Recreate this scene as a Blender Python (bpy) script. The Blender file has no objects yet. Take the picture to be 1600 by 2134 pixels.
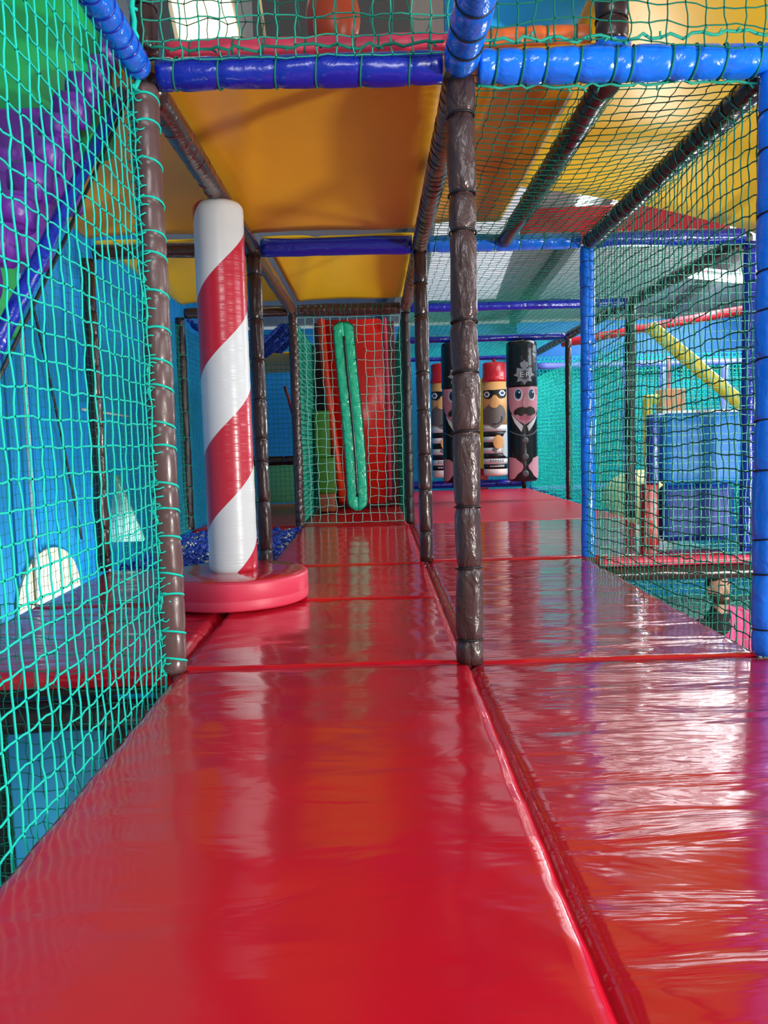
import bpy, bmesh, math, random
import numpy as np
from mathutils import Vector, Matrix
random.seed(7); rng = np.random.default_rng(7)
S = bpy.context.scene
COL = S.collection
# ------------------------------------------------------------------ camera
CAMF, PITCH, YAW, ROLL = 1667.8, 0.0885, 0.0087, -0.0274
cd = bpy.data.cameras.new('camera'); cam = bpy.data.objects.new('camera', cd); COL.objects.link(cam)
cd.sensor_fit = 'HORIZONTAL'; cd.sensor_width = 36; cd.lens = CAMF/1600*36; cd.clip_start = .02
_c, _s = math.cos(YAW), math.sin(YAW)
fw = Vector((_s*math.cos(PITCH), _c*math.cos(PITCH), -math.sin(PITCH)))
rt = Vector((_c, -_s, 0)); up = rt.cross(fw)
r2 = math.cos(ROLL)*rt+math.sin(ROLL)*up; u2 = -math.sin(ROLL)*rt+math.cos(ROLL)*up
M = Matrix((r2, u2, -fw)).transposed().to_4x4(); M.translation = Vector((-.3165, 0, .79))
cam.matrix_world = M; S.camera = cam
S.view_settings.view_transform = 'Standard'; S.view_settings.look = 'None'
S.view_settings.gamma = 1; S.view_settings.exposure = 0.0; S.view_settings.use_curve_mapping = False
# ------------------------------------------------------------------ world and large lights
W = bpy.data.worlds.new('hall daylight'); S.world = W; W.use_nodes = True
W.node_tree.nodes['Background'].inputs[0].default_value = (.80, .90, 1.0, 1)
W.node_tree.nodes['Background'].inputs[1].default_value = 0.36
def area(name, loc, target, sx, sy, power, col=(1, 1, 1)):
    l = bpy.data.lights.new(name, 'AREA'); l.shape = 'RECTANGLE'; l.size = sx; l.size_y = sy
    l.energy = power; l.color = col
    o = bpy.data.objects.new(name, l); COL.objects.link(o); o.location = loc
    o.rotation_euler = (Vector(target)-Vector(loc)).to_track_quat('-Z', 'Y').to_euler(); return o
area('low_side_light', (4.1, -.4, .35), (-.2, 3.8, 1.6), .35, .35, 290, (1, .96, .90))
area('hall_daylight_right', (9, 4, 3.4), (1, 4, 0), 5, 2.2, 300, (.88, .94, 1))
area('left_net_fill', (-.6, -1.6, 2.6), (-1.3, 2.5, .6), 1.4, 1.0, 36, (.95, .98, 1))  # unseen fill behind the camera, added to brighten the left net
area('overhead_front_fill', (.3, -.5, 2.8), (.1, 1.6, 0), 1.2, .8, 36, (.95, .97, 1))  # unseen fill added overhead to lift the foreground mats
area('far_bay_fill', (5.6, 11.0, 3.0), (1.8, 11, .3), 2.5, 1.5, 210, (.92, .96, 1))  # unseen fill that brightens the far bay and its nets
area('left_wall_fill', (-1.9, 6.4, -1.2), (-3.0, 6.6, -.1), .8, .8, 55, (.95, .98, 1))  # unseen lamp added below deck level to light the left wall
area('man_fill', (2.9, 3.6, -.3), (2.4, 6.2, -.6), .5, .4, 28, (1, .95, .88))  # added unseen lamp that brightens the man's face
area('lower_panel_fill', (-1.5, 1.1, -1.3), (-1.7, 3.2, -.7), .4, .4, 8)  # small unseen fill, added for the teal blue panel
area('middle_bay_fill', (1.9, 6.3, .9), (-.7, 6.4, 2.05), .5, .3, 34, (1, .97, .92))  # unseen fill added to brighten the second yellow sheet from below
area('back_net_fill', (4.2, 10.8, 2.6), (3.6, 12.6, .9), 1.6, .6, 35, (.95, 1, 1))  # unseen fill added for the back right nets
# ------------------------------------------------------------------ materials
MATS = {}
def mat(name, col, rough=.45, bump=0, scale=8, stretch=(1, 1, 1), coat=0, metal=0, var=0, emit=0, transl=0, spec=.5, dist=.02, detail=3):
    if name in MATS: return MATS[name]
    m = bpy.data.materials.new(name); m.use_nodes = True; nt = m.node_tree; N = nt.nodes; L = nt.links
    b = N['Principled BSDF']; b.inputs['Base Color'].default_value = (*col, 1); b.inputs['Roughness'].default_value = rough
    b.inputs['Metallic'].default_value = metal; b.inputs['Coat Weight'].default_value = coat; b.inputs['Coat Roughness'].default_value = .08
    b.inputs['Specular IOR Level'].default_value = spec
    if emit: b.inputs['Emission Color'].default_value = (*col, 1); b.inputs['Emission Strength'].default_value = emit
    if bump or var:
        tc = N.new('ShaderNodeTexCoord'); mp = N.new('ShaderNodeMapping'); mp.inputs['Scale'].default_value = stretch
        L.new(tc.outputs['Object'], mp.inputs['Vector'])
    if bump:
        n = N.new('ShaderNodeTexNoise'); n.inputs['Scale'].default_value = scale; n.inputs['Detail'].default_value = detail; n.inputs['Distortion'].default_value = .6
        bp = N.new('ShaderNodeBump'); bp.inputs['Strength'].default_value = bump; bp.inputs['Distance'].default_value = dist
        L.new(mp.outputs[0], n.inputs['Vector']); L.new(n.outputs['Fac'], bp.inputs['Height']); L.new(bp.outputs[0], b.inputs['Normal'])
        if coat: L.new(bp.outputs[0], b.inputs['Coat Normal'])
    if var:
        n2 = N.new('ShaderNodeTexNoise'); n2.inputs['Scale'].default_value = 2.3; n2.inputs['Detail'].default_value = 4
        mx = N.new('ShaderNodeMix'); mx.data_type = 'RGBA'
        mx.inputs[6].default_value = (*[c*(1-var) for c in col], 1); mx.inputs[7].default_value = (*[min(1, c*(1+var)) for c in col], 1)
        L.new(mp.outputs[0], n2.inputs['Vector']); L.new(n2.outputs['Fac'], mx.inputs[0]); L.new(mx.outputs[2], b.inputs['Base Color'])
    if transl:
        t = N.new('ShaderNodeBsdfTranslucent'); t.inputs[0].default_value = (*col, 1)
        ms = N.new('ShaderNodeMixShader'); ms.inputs[0].default_value = transl
        L.new(b.outputs[0], ms.inputs[1]); L.new(t.outputs[0], ms.inputs[2]); L.new(ms.outputs[0], N['Material Output'].inputs[0])
    MATS[name] = m; return m
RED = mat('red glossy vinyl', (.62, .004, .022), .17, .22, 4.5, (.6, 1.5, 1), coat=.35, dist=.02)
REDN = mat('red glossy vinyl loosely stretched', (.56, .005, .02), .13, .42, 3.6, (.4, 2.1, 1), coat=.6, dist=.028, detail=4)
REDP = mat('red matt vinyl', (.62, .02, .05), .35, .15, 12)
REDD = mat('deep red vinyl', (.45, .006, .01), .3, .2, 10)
BROWN = mat('brown vinyl', (.040, .017, .015), .27, .35, 26, (1, 1, .45), coat=.25, dist=.012)
BROWNL = mat('light brown vinyl', (.115, .062, .058), .34, .3, 16, (1, 1, .4), coat=.2, dist=.012)
BROWNC = mat('crumpled brown vinyl', (.062, .032, .030), .33, .75, 18, (1, 1, .5), coat=.18, dist=.025, detail=4)
BROWNB = mat('bronze brown vinyl', (.13, .062, .03), .26, .4, 22, coat=.3, dist=.012)
BLACKP = mat('black brown vinyl', (.012, .008, .008), .4, .2, 20)
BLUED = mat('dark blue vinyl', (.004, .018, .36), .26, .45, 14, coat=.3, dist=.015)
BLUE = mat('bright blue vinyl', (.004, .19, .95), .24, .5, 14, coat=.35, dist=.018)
BLUEC = mat('cyan blue vinyl', (.008, .20, .66), .5, .2, 14)
YEL = mat('yellow vinyl sheet', (.92, .44, .012), .42, .12, 3, var=.10)
YELB = mat('bright yellow vinyl sheet', (1.0, .60, .01), .42, .1, 3)
YELP = mat('yellow plastic', (1.0, .62, .005), .32, .06, 4)
YELK = mat('canary yellow vinyl', (.95, .80, .01), .4)
GREENV = mat('green vinyl', (.005, .36, .08), .42, .12, 6)
LIME = mat('lime green vinyl', (.16, .55, .03), .4, .1, 6)
LIMD = mat('shaded lime vinyl', (.05, .20, .01), .45)  # lime vinyl with the chamber shade put into its colour
PURP = mat('purple vinyl', (.14, .02, .32), .4, .35, 9, dist=.03)
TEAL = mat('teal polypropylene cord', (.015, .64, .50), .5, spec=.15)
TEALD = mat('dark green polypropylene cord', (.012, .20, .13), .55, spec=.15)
TEALG = mat('green polypropylene cord', (.03, .40, .27), .5, spec=.15)
PALEC = mat('pale green polypropylene cord', (.22, .62, .52), .5, spec=.15)
BLKC = mat('black cord', (.008, .008, .010), .5)
REDC = mat('red cord', (.55, .02, .02), .5)
BLUC = mat('blue rope', (.01, .06, .42), .55)
WHT = mat('white vinyl', (.64, .70, .72), .34, .25, 3, (.4, .4, 22), coat=.1, dist=.006)
CRIM = mat('crimson vinyl', (.50, .018, .042), .30, .3, 3, (.5, .5, 14), coat=.3, dist=.008)
ROSE = mat('rose red vinyl', (.72, .045, .10), .45, .06, 8)
GRNL = mat('glossy green vinyl', (.01, .50, .28), .22, .6, 16, coat=.4, dist=.02)
BLKV = mat('black vinyl', (.008, .010, .014), .28, .25, 8, coat=.3)
ORNG = mat('orange vinyl', (.85, .16, .03), .35, .2, 9)
ORNP = mat('pale orange vinyl', (.90, .35, .16), .4)
METAL = mat('steel', (.55, .55, .56), .35, metal=.9)
GREYR = mat('grey roof steel', (.20, .19, .18), .6)
LAV = mat('lavender blue vinyl', (.16, .20, .75), .4)
# ------------------------------------------------------------------ mesh helpers
def mk(name, verts, faces, m, parent=None, smooth=True):
    me = bpy.data.meshes.new(name)
    v = np.asarray(verts, dtype=np.float32).reshape(-1, 3)
    if isinstance(faces, np.ndarray) and faces.ndim == 2:
        k = faces.shape[1]; n = len(faces)
        me.vertices.add(len(v)); me.vertices.foreach_set('co', v.ravel())
        me.loops.add(n*k); me.loops.foreach_set('vertex_index', faces.astype(np.int32).ravel())
        me.polygons.add(n); me.polygons.foreach_set('loop_start', np.arange(0, n*k, k, dtype=np.int32))
        me.update(calc_edges=True)
    else:
        me.from_pydata([tuple(map(float, p)) for p in v], [], [tuple(int(i) for i in f) for f in faces])
    if smooth: me.polygons.foreach_set('use_smooth', np.ones(len(me.polygons), dtype=bool))
    me.materials.append(m); me.update()
    o = bpy.data.objects.new(name, me); COL.objects.link(o)
    if parent is not None: o.parent = parent
    return o
def tag(o, label, cat, group=None, kind=None):
    o['label'] = label; o['category'] = cat
    if group: o['group'] = group
    if kind: o['kind'] = kind
    return o
def struct(o, label=None):
    o['kind'] = 'structure'
    if label: o['label'] = label
    return o
def empty(name, label, cat, loc=(0, 0, 0), group=None):
    o = bpy.data.objects.new(name, None); COL.objects.link(o); o.location = loc; o.empty_display_size = .1
    return tag(o, label, cat, group)
class Geo:
    def __init__(s): s.v = []; s.f = []
    def add(s, v, f):
        b = len(s.v); s.v += [tuple(p) for p in v]; s.f += [tuple(i+b for i in q) for q in f]; return s
    def box(s, x0, x1, y0, y1, z0, z1):
        v = [(x, y, z) for z in (z0, z1) for y in (y0, y1) for x in (x0, x1)]
        return s.add(v, [(0, 2, 3, 1), (4, 5, 7, 6), (0, 1, 5, 4), (1, 3, 7, 5), (3, 2, 6, 7), (2, 0, 4, 6)])
    def tube(s, pts, r, n=8, cap=True):
        pts = [Vector(p) for p in pts]; R = r if hasattr(r, '__len__') else [r]*len(pts)
        t0 = (pts[1]-pts[0]).normalized(); a = t0.orthogonal().normalized(); vs = []
        for i, p in enumerate(pts):
            t = (pts[min(i+1, len(pts)-1)]-pts[max(i-1, 0)]).normalized()
            a = (a-t*a.dot(t)); a = a.normalized() if a.length > 1e-6 else t.orthogonal().normalized(); b = t.cross(a)
            for k in range(n):
                w = 2*math.pi*k/n; vs.append(p+(a*math.cos(w)+b*math.sin(w))*R[i])
        fs = [(i*n+k, i*n+(k+1) % n, (i+1)*n+(k+1) % n, (i+1)*n+k) for i in range(len(pts)-1) for k in range(n)]
        if cap: fs += [tuple(reversed(range(n))), tuple((len(pts)-1)*n+k for k in range(n))]
        return s.add(vs, fs)
    def lathe(s, prof, n=32, c=(0, 0, 0), sx=1, sy=1):
        vs = [(c[0]+r*sx*math.cos(2*math.pi*k/n), c[1]+r*sy*math.sin(2*math.pi*k/n), c[2]+z) for r, z in prof for k in range(n)]
        fs = [(i*n+k, i*n+(k+1) % n, (i+1)*n+(k+1) % n, (i+1)*n+k) for i in range(len(prof)-1) for k in range(n)]
        fs += [tuple(reversed(range(n))), tuple((len(prof)-1)*n+k for k in range(n))]
        return s.add(vs, fs)
    def ball(s, c, r, n=12, m=8):
        rx, ry, rz = r if hasattr(r, '__len__') else (r, r, r)
        vs = [(c[0]+rx*math.sin(math.pi*(i+.5)/m)*math.cos(2*math.pi*k/n), c[1]+ry*math.sin(math.pi*(i+.5)/m)*math.sin(2*math.pi*k/n), c[2]-rz*math.cos(math.pi*(i+.5)/m)) for i in range(m) for k in range(n)]
        fs = [(i*n+k, i*n+(k+1) % n, (i+1)*n+(k+1) % n, (i+1)*n+k) for i in range(m-1) for k in range(n)]
        fs += [tuple(reversed(range(n))), tuple((m-1)*n+k for k in range(n))]
        return s.add(vs, fs)
    def build(s, name, m, parent=None, smooth=True): return mk(name, s.v, s.f, m, parent, smooth)
def rbox(name, x0, x1, y0, y1, z0, z1, m, parent=None, bev=.012, seg=3):
    bm = bmesh.new(); bmesh.ops.create_cube(bm, size=1)
    for v in bm.verts:
        v.co = Vector(((x0+x1)/2+v.co.x*(x1-x0), (y0+y1)/2+v.co.y*(y1-y0), (z0+z1)/2+v.co.z*(z1-z0)))
    bmesh.ops.bevel(bm, geom=bm.edges[:], offset=min(bev, .45*min(x1-x0, y1-y0, z1-z0)), segments=seg, affect='EDGES', profile=.5)
    me = bpy.data.meshes.new(name); bm.to_mesh(me); bm.free(); me.materials.append(m)
    me.polygons.foreach_set('use_smooth', np.ones(len(me.polygons), dtype=bool))
    o = bpy.data.objects.new(name, me); COL.objects.link(o)
    if parent is not None: o.parent = parent
    return o
# padded tube: sausage-like cover drawn in by ties
def pad(name, label, cat, p0, p1, R, m, nt=0, tie=BLKC, bul=.10, tr=.0035, seam=False, group=None, lump=.03, jit=.25, tilt=.12, tiename='tie_cord', collar=None, ends=.96):
    p0, p1 = Vector(p0), Vector(p1); L = (p1-p0).length; ax = (p1-p0)/L
    e = empty(name, label, cat, p0, group)
    pos = [0]+[L*((i+.5)/nt)+L/nt*jit*random.uniform(-1, 1) for i in range(nt)]+[L]
    n = 28; st = max(24, nt*8); q = Matrix.Rotation(0, 3, 'X'); a = ax.orthogonal().normalized()
    if abs(ax.z) > .9: a = Vector((0, -1, 0)); a = (a-ax*a.dot(ax)).normalized()
    b = ax.cross(a); vs = []; ph = [random.uniform(0, 6.3) for _ in range(6)]
    cuts = sorted(set([L*i/st for i in range(st+1)]+[min(L, max(0, t+d)) for t in pos[1:-1] for d in (-.012, -.004, .004, .012)])) if nt else [L*i/st for i in range(st+1)]
    for t in cuts:
        d = min(abs(t-x) for x in pos[1:-1]) if nt else 1
        rr = R*(1-bul*math.exp(-(d/.014)**2)) if nt else R
        if t < .02 or t > L-.02: rr *= ends
        for k in range(n):
            w = 2*math.pi*k/n
            l = lump*(math.sin(2*w+ph[0]+t*7)+math.sin(3*w+ph[1]-t*11)*.7+math.sin(5*w+ph[2]+t*29)*.4+math.sin(w+ph[3]+t*19)*.5)
            if seam: l += .09*math.exp(-((((w-.35+math.pi) % (2*math.pi))-math.pi)/.12)**2)
            vs.append((a*math.cos(w)+b*math.sin(w))*rr*(1+l)+ax*t)
    ns = len(cuts)
    fs = [(i*n+k, i*n+(k+1) % n, (i+1)*n+(k+1) % n, (i+1)*n+k) for i in range(ns-1) for k in range(n)]
    fs += [tuple(reversed(range(n))), tuple((ns-1)*n+k for k in range(n))]
    mk('foam_cover', vs, fs, m, e)
    if nt:
        g = Geo(); pts = []
        for k in range(25):
            w = 2*math.pi*k/24; pts.append((R*.965*math.cos(w), R*.965*math.sin(w), R*tilt*math.sin(w*1.0)))
        g.tube(pts, tr, 5, cap=False); t0 = g.build(tiename, tie, e)
        rot = ax.to_track_quat('Z', 'Y')
        for i, x in enumerate(pos[1:-1]):
            o = t0 if i == 0 else t0.copy()
            if i: COL.objects.link(o); o.parent = e
            o.location = ax*x; o.rotation_mode = 'QUATERNION'
            o.rotation_quaternion = rot @ Matrix.Rotation(random.uniform(-.5, .5), 3, 'Z').to_quaternion()
    return e
# knotted net as real cord
def net(name, label, O, U, V, nu, nv, cell, r, m, sides=4, disp=None, keep=None, jit=.10, sub=2, knots=True, parent=None, group=None, cat='net', sk=0.0, cv=None):
    cv = cv or cell
    O, U, V = (np.array(x, float) for x in (O, U, V)); N = np.cross(U, V); N /= np.linalg.norm(N)
    I, J = np.meshgrid(np.arange(nu+1), np.arange(nv+1), indexing='ij')
    u = I*cell+(rng.random(I.shape)-.5)*2*jit*cell*np.where((I == 0) | (I == nu), .2, 1); v = J*cv+(rng.random(I.shape)-.5)*2*jit*cell*np.where((J == 0) | (J == nv), .2, 1)
    w = (rng.random(I.shape)-.5)*cell*.10
    if sk: v = v+sk*cell*np.sin(u*5)*.5
    if disp is not None: w = w+disp(u, v)
    P = O+u[..., None]*U+v[..., None]*V+w[..., None]*N
    K = np.ones(I.shape, bool) if keep is None else keep(u, v)
    vs = []; fs = []; base = 0
    def run(A, B, ok, axis, cross):
        nonlocal base
        idx = np.nonzero(ok.ravel())[0]
        if not len(idx): return
        A = A.reshape(-1, 3)[idx]; B = B.reshape(-1, 3)[idx]; n = len(A)
        off = (rng.random((n, 1))-.5)*cell*.16*cross+(rng.random((n, 1))-.5)*cell*.06*N
        rings = []
        for s in range(sub+1):
            t = s/sub; C = A*(1-t)+B*t+(off if 0 < s < sub else 0)
            ring = np.stack([C+r*(math.cos(2*math.pi*k/sides)*cross+math.sin(2*math.pi*k/sides)*N) for k in range(sides)], 1)
            rings.append(ring)
        R = np.stack(rings, 1)  # n, sub+1, sides, 3
        vs.append(R.reshape(-1, 3)); per = (sub+1)*sides
        f = []
        for s in range(sub):
            for k in range(sides):
                f.append([s*sides+k, s*sides+(k+1) % sides, (s+1)*sides+(k+1) % sides, (s+1)*sides+k])
        f = np.array(f); F = (f[None]+(np.arange(n)*per)[:, None, None]).reshape(-1, 4)+base
        fs.append(F); base += n*per
    run(P[:-1], P[1:], K[:-1] & K[1:], U, V/np.linalg.norm(V))
    run(P[:, :-1], P[:, 1:], K[:, :-1] & K[:, 1:], V, U/np.linalg.norm(U))
    if knots:
        C = P.reshape(-1, 3)[K.ravel()]; n = len(C); q = 1.9*r
        D = np.array([[1, 0, 0], [0, 1, 0], [-1, 0, 0], [0, -1, 0], [0, 0, 1], [0, 0, -1]], float)*q
        D = D[:, :1]*U*1.0+D[:, 1:2]*V*1.25+D[:, 2:]*N
        vs.append((C[:, None]+D[None]).reshape(-1, 3))
        f = np.array([[0, 1, 4, 4], [1, 2, 4, 4], [2, 3, 4, 4], [3, 0, 4, 4]]); tri = np.array([[0, 4, 1, 5], [1, 4, 2, 5], [2, 4, 3, 5], [3, 4, 0, 5]])
        fs.append((tri[None]+(np.arange(n)*6)[:, None, None]).reshape(-1, 4)+base); base += n*6
    o = mk(name, np.concatenate(vs), np.concatenate(fs), m, parent, smooth=False)
    if parent is None: tag(o, label, cat, group)
    return o
def helix(name, p0, p1, R, pitch, r, m, parent, jit=.25, shag=0):
    p0, p1 = Vector(p0), Vector(p1); L = (p1-p0).length; ax = (p1-p0)/L; a = ax.orthogonal().normalized(); b = ax.cross(a)
    pts = []; nt = int(L/pitch); seg = 10
    for i in range(nt*seg+1):
        w = 2*math.pi*i/seg; rr = R*(1+shag*random.random())
        pts.append(p0+ax*(L*i/(nt*seg)+random.uniform(-1, 1)*pitch*jit*.2)+(a*math.cos(w)+b*math.sin(w))*rr)
    g = Geo(); g.tube(pts, r, 4); return g.build(name, m, parent)
def knotty(name, p0, p1, r, amp, m, parent, step=.03, n=5):
    p0, p1 = Vector(p0), Vector(p1); L = (p1-p0).length; k = int(L/step); g = Geo()
    pts = [p0.lerp(p1, i/k)+Vector([random.uniform(-amp, amp) for _ in range(3)]) for i in range(k+1)]
    g.tube(pts, r, n)
    for p in pts[::2]:
        d = Vector([random.uniform(-1, 1) for _ in range(3)]).normalized()*.02
        g.tube([p, p+d], r*.7, 4)
    return g.build(name, m, parent)
H = 2.02; xs = dict(Z=-2.1, A=-1.05, B=0.0, C=1.06, D=2.1); ys = [.38, 2.78, 5.18, 7.59, 10.0, 12.4]
# ------------------------------------------------------------------ deck mats
def mats_slab(name, label, x0, x1, y0, y1, m, res=.03, th=.055, roll=.022, wr=1.0, zt=0.0, parent=None):
    nx = max(8, int((x1-x0)/res)); ny = max(8, int((y1-y0)/res))
    X = np.linspace(0, 1, nx+1); Y = np.linspace(0, 1, ny+1)
    X = x0+(x1-x0)*(X-.08*np.sin(2*np.pi*X)/2); Y = y0+(y1-y0)*(Y-.06*np.sin(2*np.pi*Y)/2)
    A, B = np.meshgrid(X, Y, indexing='ij')
    d = np.minimum(np.minimum(A-x0, x1-A), np.minimum(B-y0, y1-B))
    t = np.clip(1-d/roll, 0, 1); Z = zt-roll*(1-np.sqrt(np.clip(1-t*t, 0, 1)))*.95
    edge = np.exp(-(d/.16))
    Z = Z+wr*(.0022*np.sin(A*23+3*np.sin(B*5))*np.sin(B*31+2*np.sin(A*9))*edge+.0016*np.sin(B*17+A*3)*np.sin(A*4.1+1))
    Z -= .004*(1-edge)*0
    v = np.stack([A, B, Z], -1).reshape(-1, 3); n1 = ny+1
    i, j = np.meshgrid(np.arange(nx), np.arange(ny), indexing='ij'); b = (i*n1+j).ravel()
    F = np.stack([b, b+n1, b+n1+1, b+1], 1)
    ring = [(i_, 0) for i_ in range(nx+1)]+[(nx, j_) for j_ in range(1, ny+1)]+[(i_, ny) for i_ in range(nx-1, -1, -1)]+[(0, j_) for j_ in range(ny-1, 0, -1)]
    ri = np.array([a*n1+c for a, c in ring]); lo = v[ri].copy(); lo[:, 2] = zt-th; nb = len(v); k = len(ri)
    v = np.concatenate([v, lo]); q = np.arange(k); F2 = np.stack([ri, nb+q, nb+(q+1) % k, ri[(q+1) % k]], 1)
    F = np.concatenate([F, F2])
    faces = [tuple(f) for f in F]+[tuple(nb+q)]
    o = mk(name, v, faces, m, parent)
    if parent is None: tag(o, label, 'floor mat')
    return o
g = .004
mats_slab('floor_mat', 'large red glossy mat filling the near left foreground', -1.035, -g, .25, 2.775, RED, .025, roll=.015)
mats_slab('floor_mat', 'large red glossy mat in the near right foreground with white reflections', g, 1.5, .25, 2.775, REDN, .025, roll=.012, zt=-.008)
mats_slab('floor_mat', 'red mat under the front of the striped pole disc', -1.045, -.012, 2.79, 3.975, RED, .025)
mats_slab('floor_mat', 'narrow red mat right behind the striped pole disc', -1.045, -.012, 3.985, 5.10, RED, .03)
mats_slab('floor_mat', 'red mat leading up to the net doorway with the green slit', -1.045, -.012, 5.11, 7.575, RED, .04)
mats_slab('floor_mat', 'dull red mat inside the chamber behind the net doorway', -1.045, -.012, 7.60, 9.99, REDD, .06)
mats_slab('floor_mat', 'red mat between the crumpled brown post and the front blue post', g, 1.045, 2.79, 5.175, REDN, .025, roll=.014, zt=-.006)
mats_slab('floor_mat', 'red mat beyond the second row of posts, mirroring yellow and white', g, 2.0, 5.19, 7.58, REDN, .035)
mats_slab('floor_mat', 'pinkish red mat in front of the punch bags', g, 2.08, 7.60, 9.99, REDP, .05)
mats_slab('floor_mat', 'farthest red mat beneath the hanging punch bags', g, 2.08, 10.01, 12.40, REDP, .06)
mats_slab('floor_mat', 'red mat left of the side net, its edge facing us above dark beam', -2.09, -1.065, 2.79, 3.975, REDN, .035)
mats_slab('floor_mat', 'red mat behind the left side net, next to the striped pole', -2.09, -1.065, 3.985, 5.175, REDN, .04)
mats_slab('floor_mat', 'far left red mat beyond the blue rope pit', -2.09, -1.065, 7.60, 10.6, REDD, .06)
# boards under the mats
dk = Geo(); dk.box(-1.04, 1.05, .2, 5.17, -.085, -.06); dk.box(-2.09, -1.06, 2.8, 5.17, -.085, -.06); dk.box(-1.04, 2.09, 5.19, 12.4, -.085, -.06); dk.box(-2.09, -1.06, 7.6, 10.6, -.085, -.06)
tag(dk.build('deck_board', mat('dark stained plywood', (.035, .022, .018), .7, .2, 10), smooth=False), 'plywood decking under the red mats', 'decking')
# ------------------------------------------------------------------ posts
def post(c, r, m, label, nt, R=.046, z0=.0, z1=H-.04, **k):
    x = xs[c] if isinstance(c, str) else c
    return pad('padded_post', label, 'post', (x, ys[r] if isinstance(r, int) else r, z0), (x, ys[r] if isinstance(r, int) else r, z1), R, m, nt, **k)
post('A', 1, BROWNL, 'light brown padded post with teal net lacing at front left', 19, R=.047, tie=TEAL, bul=.07, tr=.0042, tilt=.35)
post('B', 1, BROWNC, 'crumpled brown padded post tied with black cord at front centre', 9, R=.047, bul=.17, tr=.004, seam=True, lump=.045)
post('C', 1, BLUE, 'bright blue padded post at the right edge of the view', 11, R=.056, bul=.09, tr=.003)
post('A', 2, BROWN, 'dark brown padded post just right of the striped pole', 8, R=.046, bul=.13)
post('B', 2, BROWN, 'brown padded post behind and left of the crumpled front post', 7, R=.045, bul=.14)
post('C', 2, BLUE, 'blue padded post at the far end of the right side net', 12, R=.046, bul=.05, tr=.002)
post('Z', 2, BROWN, 'brown padded post seen behind the left side net', 10, R=.045, tr=.002)
post('A', 3, BROWN, 'brown laced post at the left of the net doorway', 26, R=.045, bul=.06, tr=.002)
post('B', 3, BLACKP, 'dark post at the right of the net doorway', 10, R=.040, tr=.002)
post('Z', 3, BLACKP, 'dark post between left edge post and striped pole', 8, R=.045, tr=.002, tie=TEALG)
post('D', 3, BLACKP, 'black post seen through the right side net', 0, R=.048)
post('D', 4, BROWN, 'dark brown post just left of the far blue post', 9, R=.040, tr=.002)
post(1.98, 5, BLACKP, 'short black post foot beneath the right hand policeman bag', 0, R=.036, z1=H-.05)
post('D', 2, BLUED, 'dark blue post where the red edged platform meets the side net', 0, R=.045)
post('A', 4, BROWN, 'slim brown post in the far left chamber beside green netting', 0, R=.04)
post('Z', 4, BROWN, 'slim brown post at the back of the far left bay', 0, R=.045)
post('B', 4, BLACKP, 'black post behind the net doorway, right of red slide', 0, R=.04)
# ------------------------------------------------------------------ beams
def beam(label, p0, p1, R, m, nt, **k): return pad('padded_beam', label, 'beam', p0, p1, R, m, nt, **k)
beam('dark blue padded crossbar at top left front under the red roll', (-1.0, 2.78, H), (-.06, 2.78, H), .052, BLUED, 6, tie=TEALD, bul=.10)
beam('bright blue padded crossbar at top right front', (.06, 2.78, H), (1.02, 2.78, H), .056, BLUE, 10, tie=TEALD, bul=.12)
beam('blue padded bar running overhead toward us at top left', (-1.05, .6, H), (-1.05, 2.72, H), .045, BLUE, 26, tie=BLUED, bul=.06)
beam('blue padded bar with black ties overhead at top centre', (0.0, .6, H), (0.0, 2.73, H), .058, BLUE, 14, bul=.1)
bA = beam('brown padded beam with red lacing behind the striped pole top', (-1.05, 2.84, H-.01), (-1.05, 5.12, H-.01), .05, BROWN, 0)
helix('red_lacing', (0, .05, 0), (0, 1.25, 0),   .051, .11, .0018, mat('dark red cord', (.25, .012, .012), .5), bA)
bB = beam('bronze brown laced beam running back beside the crumpled post', (0, 2.84, H-.01), (0, 5.12, H-.01), .05, BROWNB, 30, tie=BLKC, bul=.05, tr=.0025)
bJ = beam('brown joist crossing the overhead net in the right bay', (.53, 2.86, H), (.53, 5.12, H), .047, BROWN, 0)
helix('green_lacing', (0, .05, 0), (0, 1.5, 0), .049, .08, .002, TEALD, bJ, shag=.1)
bC = beam('brown beam sloping down from front blue post to far blue post', (1.06, 2.86, H-.02), (1.06, 5.12, H-.02), .05, BROWN, 24, tie=BLKC, bul=.06, tr=.0025)
beam('dark brown crossbar left of the striped pole top', (-2.05, 5.18, H), (-1.1, 5.18, H), .045, BROWN, 0)
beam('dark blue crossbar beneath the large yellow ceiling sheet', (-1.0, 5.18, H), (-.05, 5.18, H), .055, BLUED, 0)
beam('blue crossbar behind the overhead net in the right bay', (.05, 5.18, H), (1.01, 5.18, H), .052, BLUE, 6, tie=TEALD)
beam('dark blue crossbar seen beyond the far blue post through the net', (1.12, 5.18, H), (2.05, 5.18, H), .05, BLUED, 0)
beam('brown beam on the left under the smaller yellow sheet', (-1.05, 5.25, H), (-1.05, 7.53, H), .05, BROWNB, 0)
beam('brown beam on the right under the smaller yellow sheet', (0, 5.25, H), (0, 7.53, H), .048, BROWNB, 22, bul=.05, tr=.002)
beam('brown crossbar over the blue rope pit', (-2.05, 7.59, H), (-1.1, 7.59, H), .05, BROWN, 0)
beam('brown crossbar above the net doorway', (-1.0, 7.59, H), (-.05, 7.59, H), .055, BROWN, 16, tie=TEALD, bul=.05, tr=.002)
beam('upper of two thin dark blue crossbars in the right bay', (.05, 7.59, H), (2.05, 7.59, H), .045, BLUED, 12, bul=.04, tr=.002)
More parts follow.
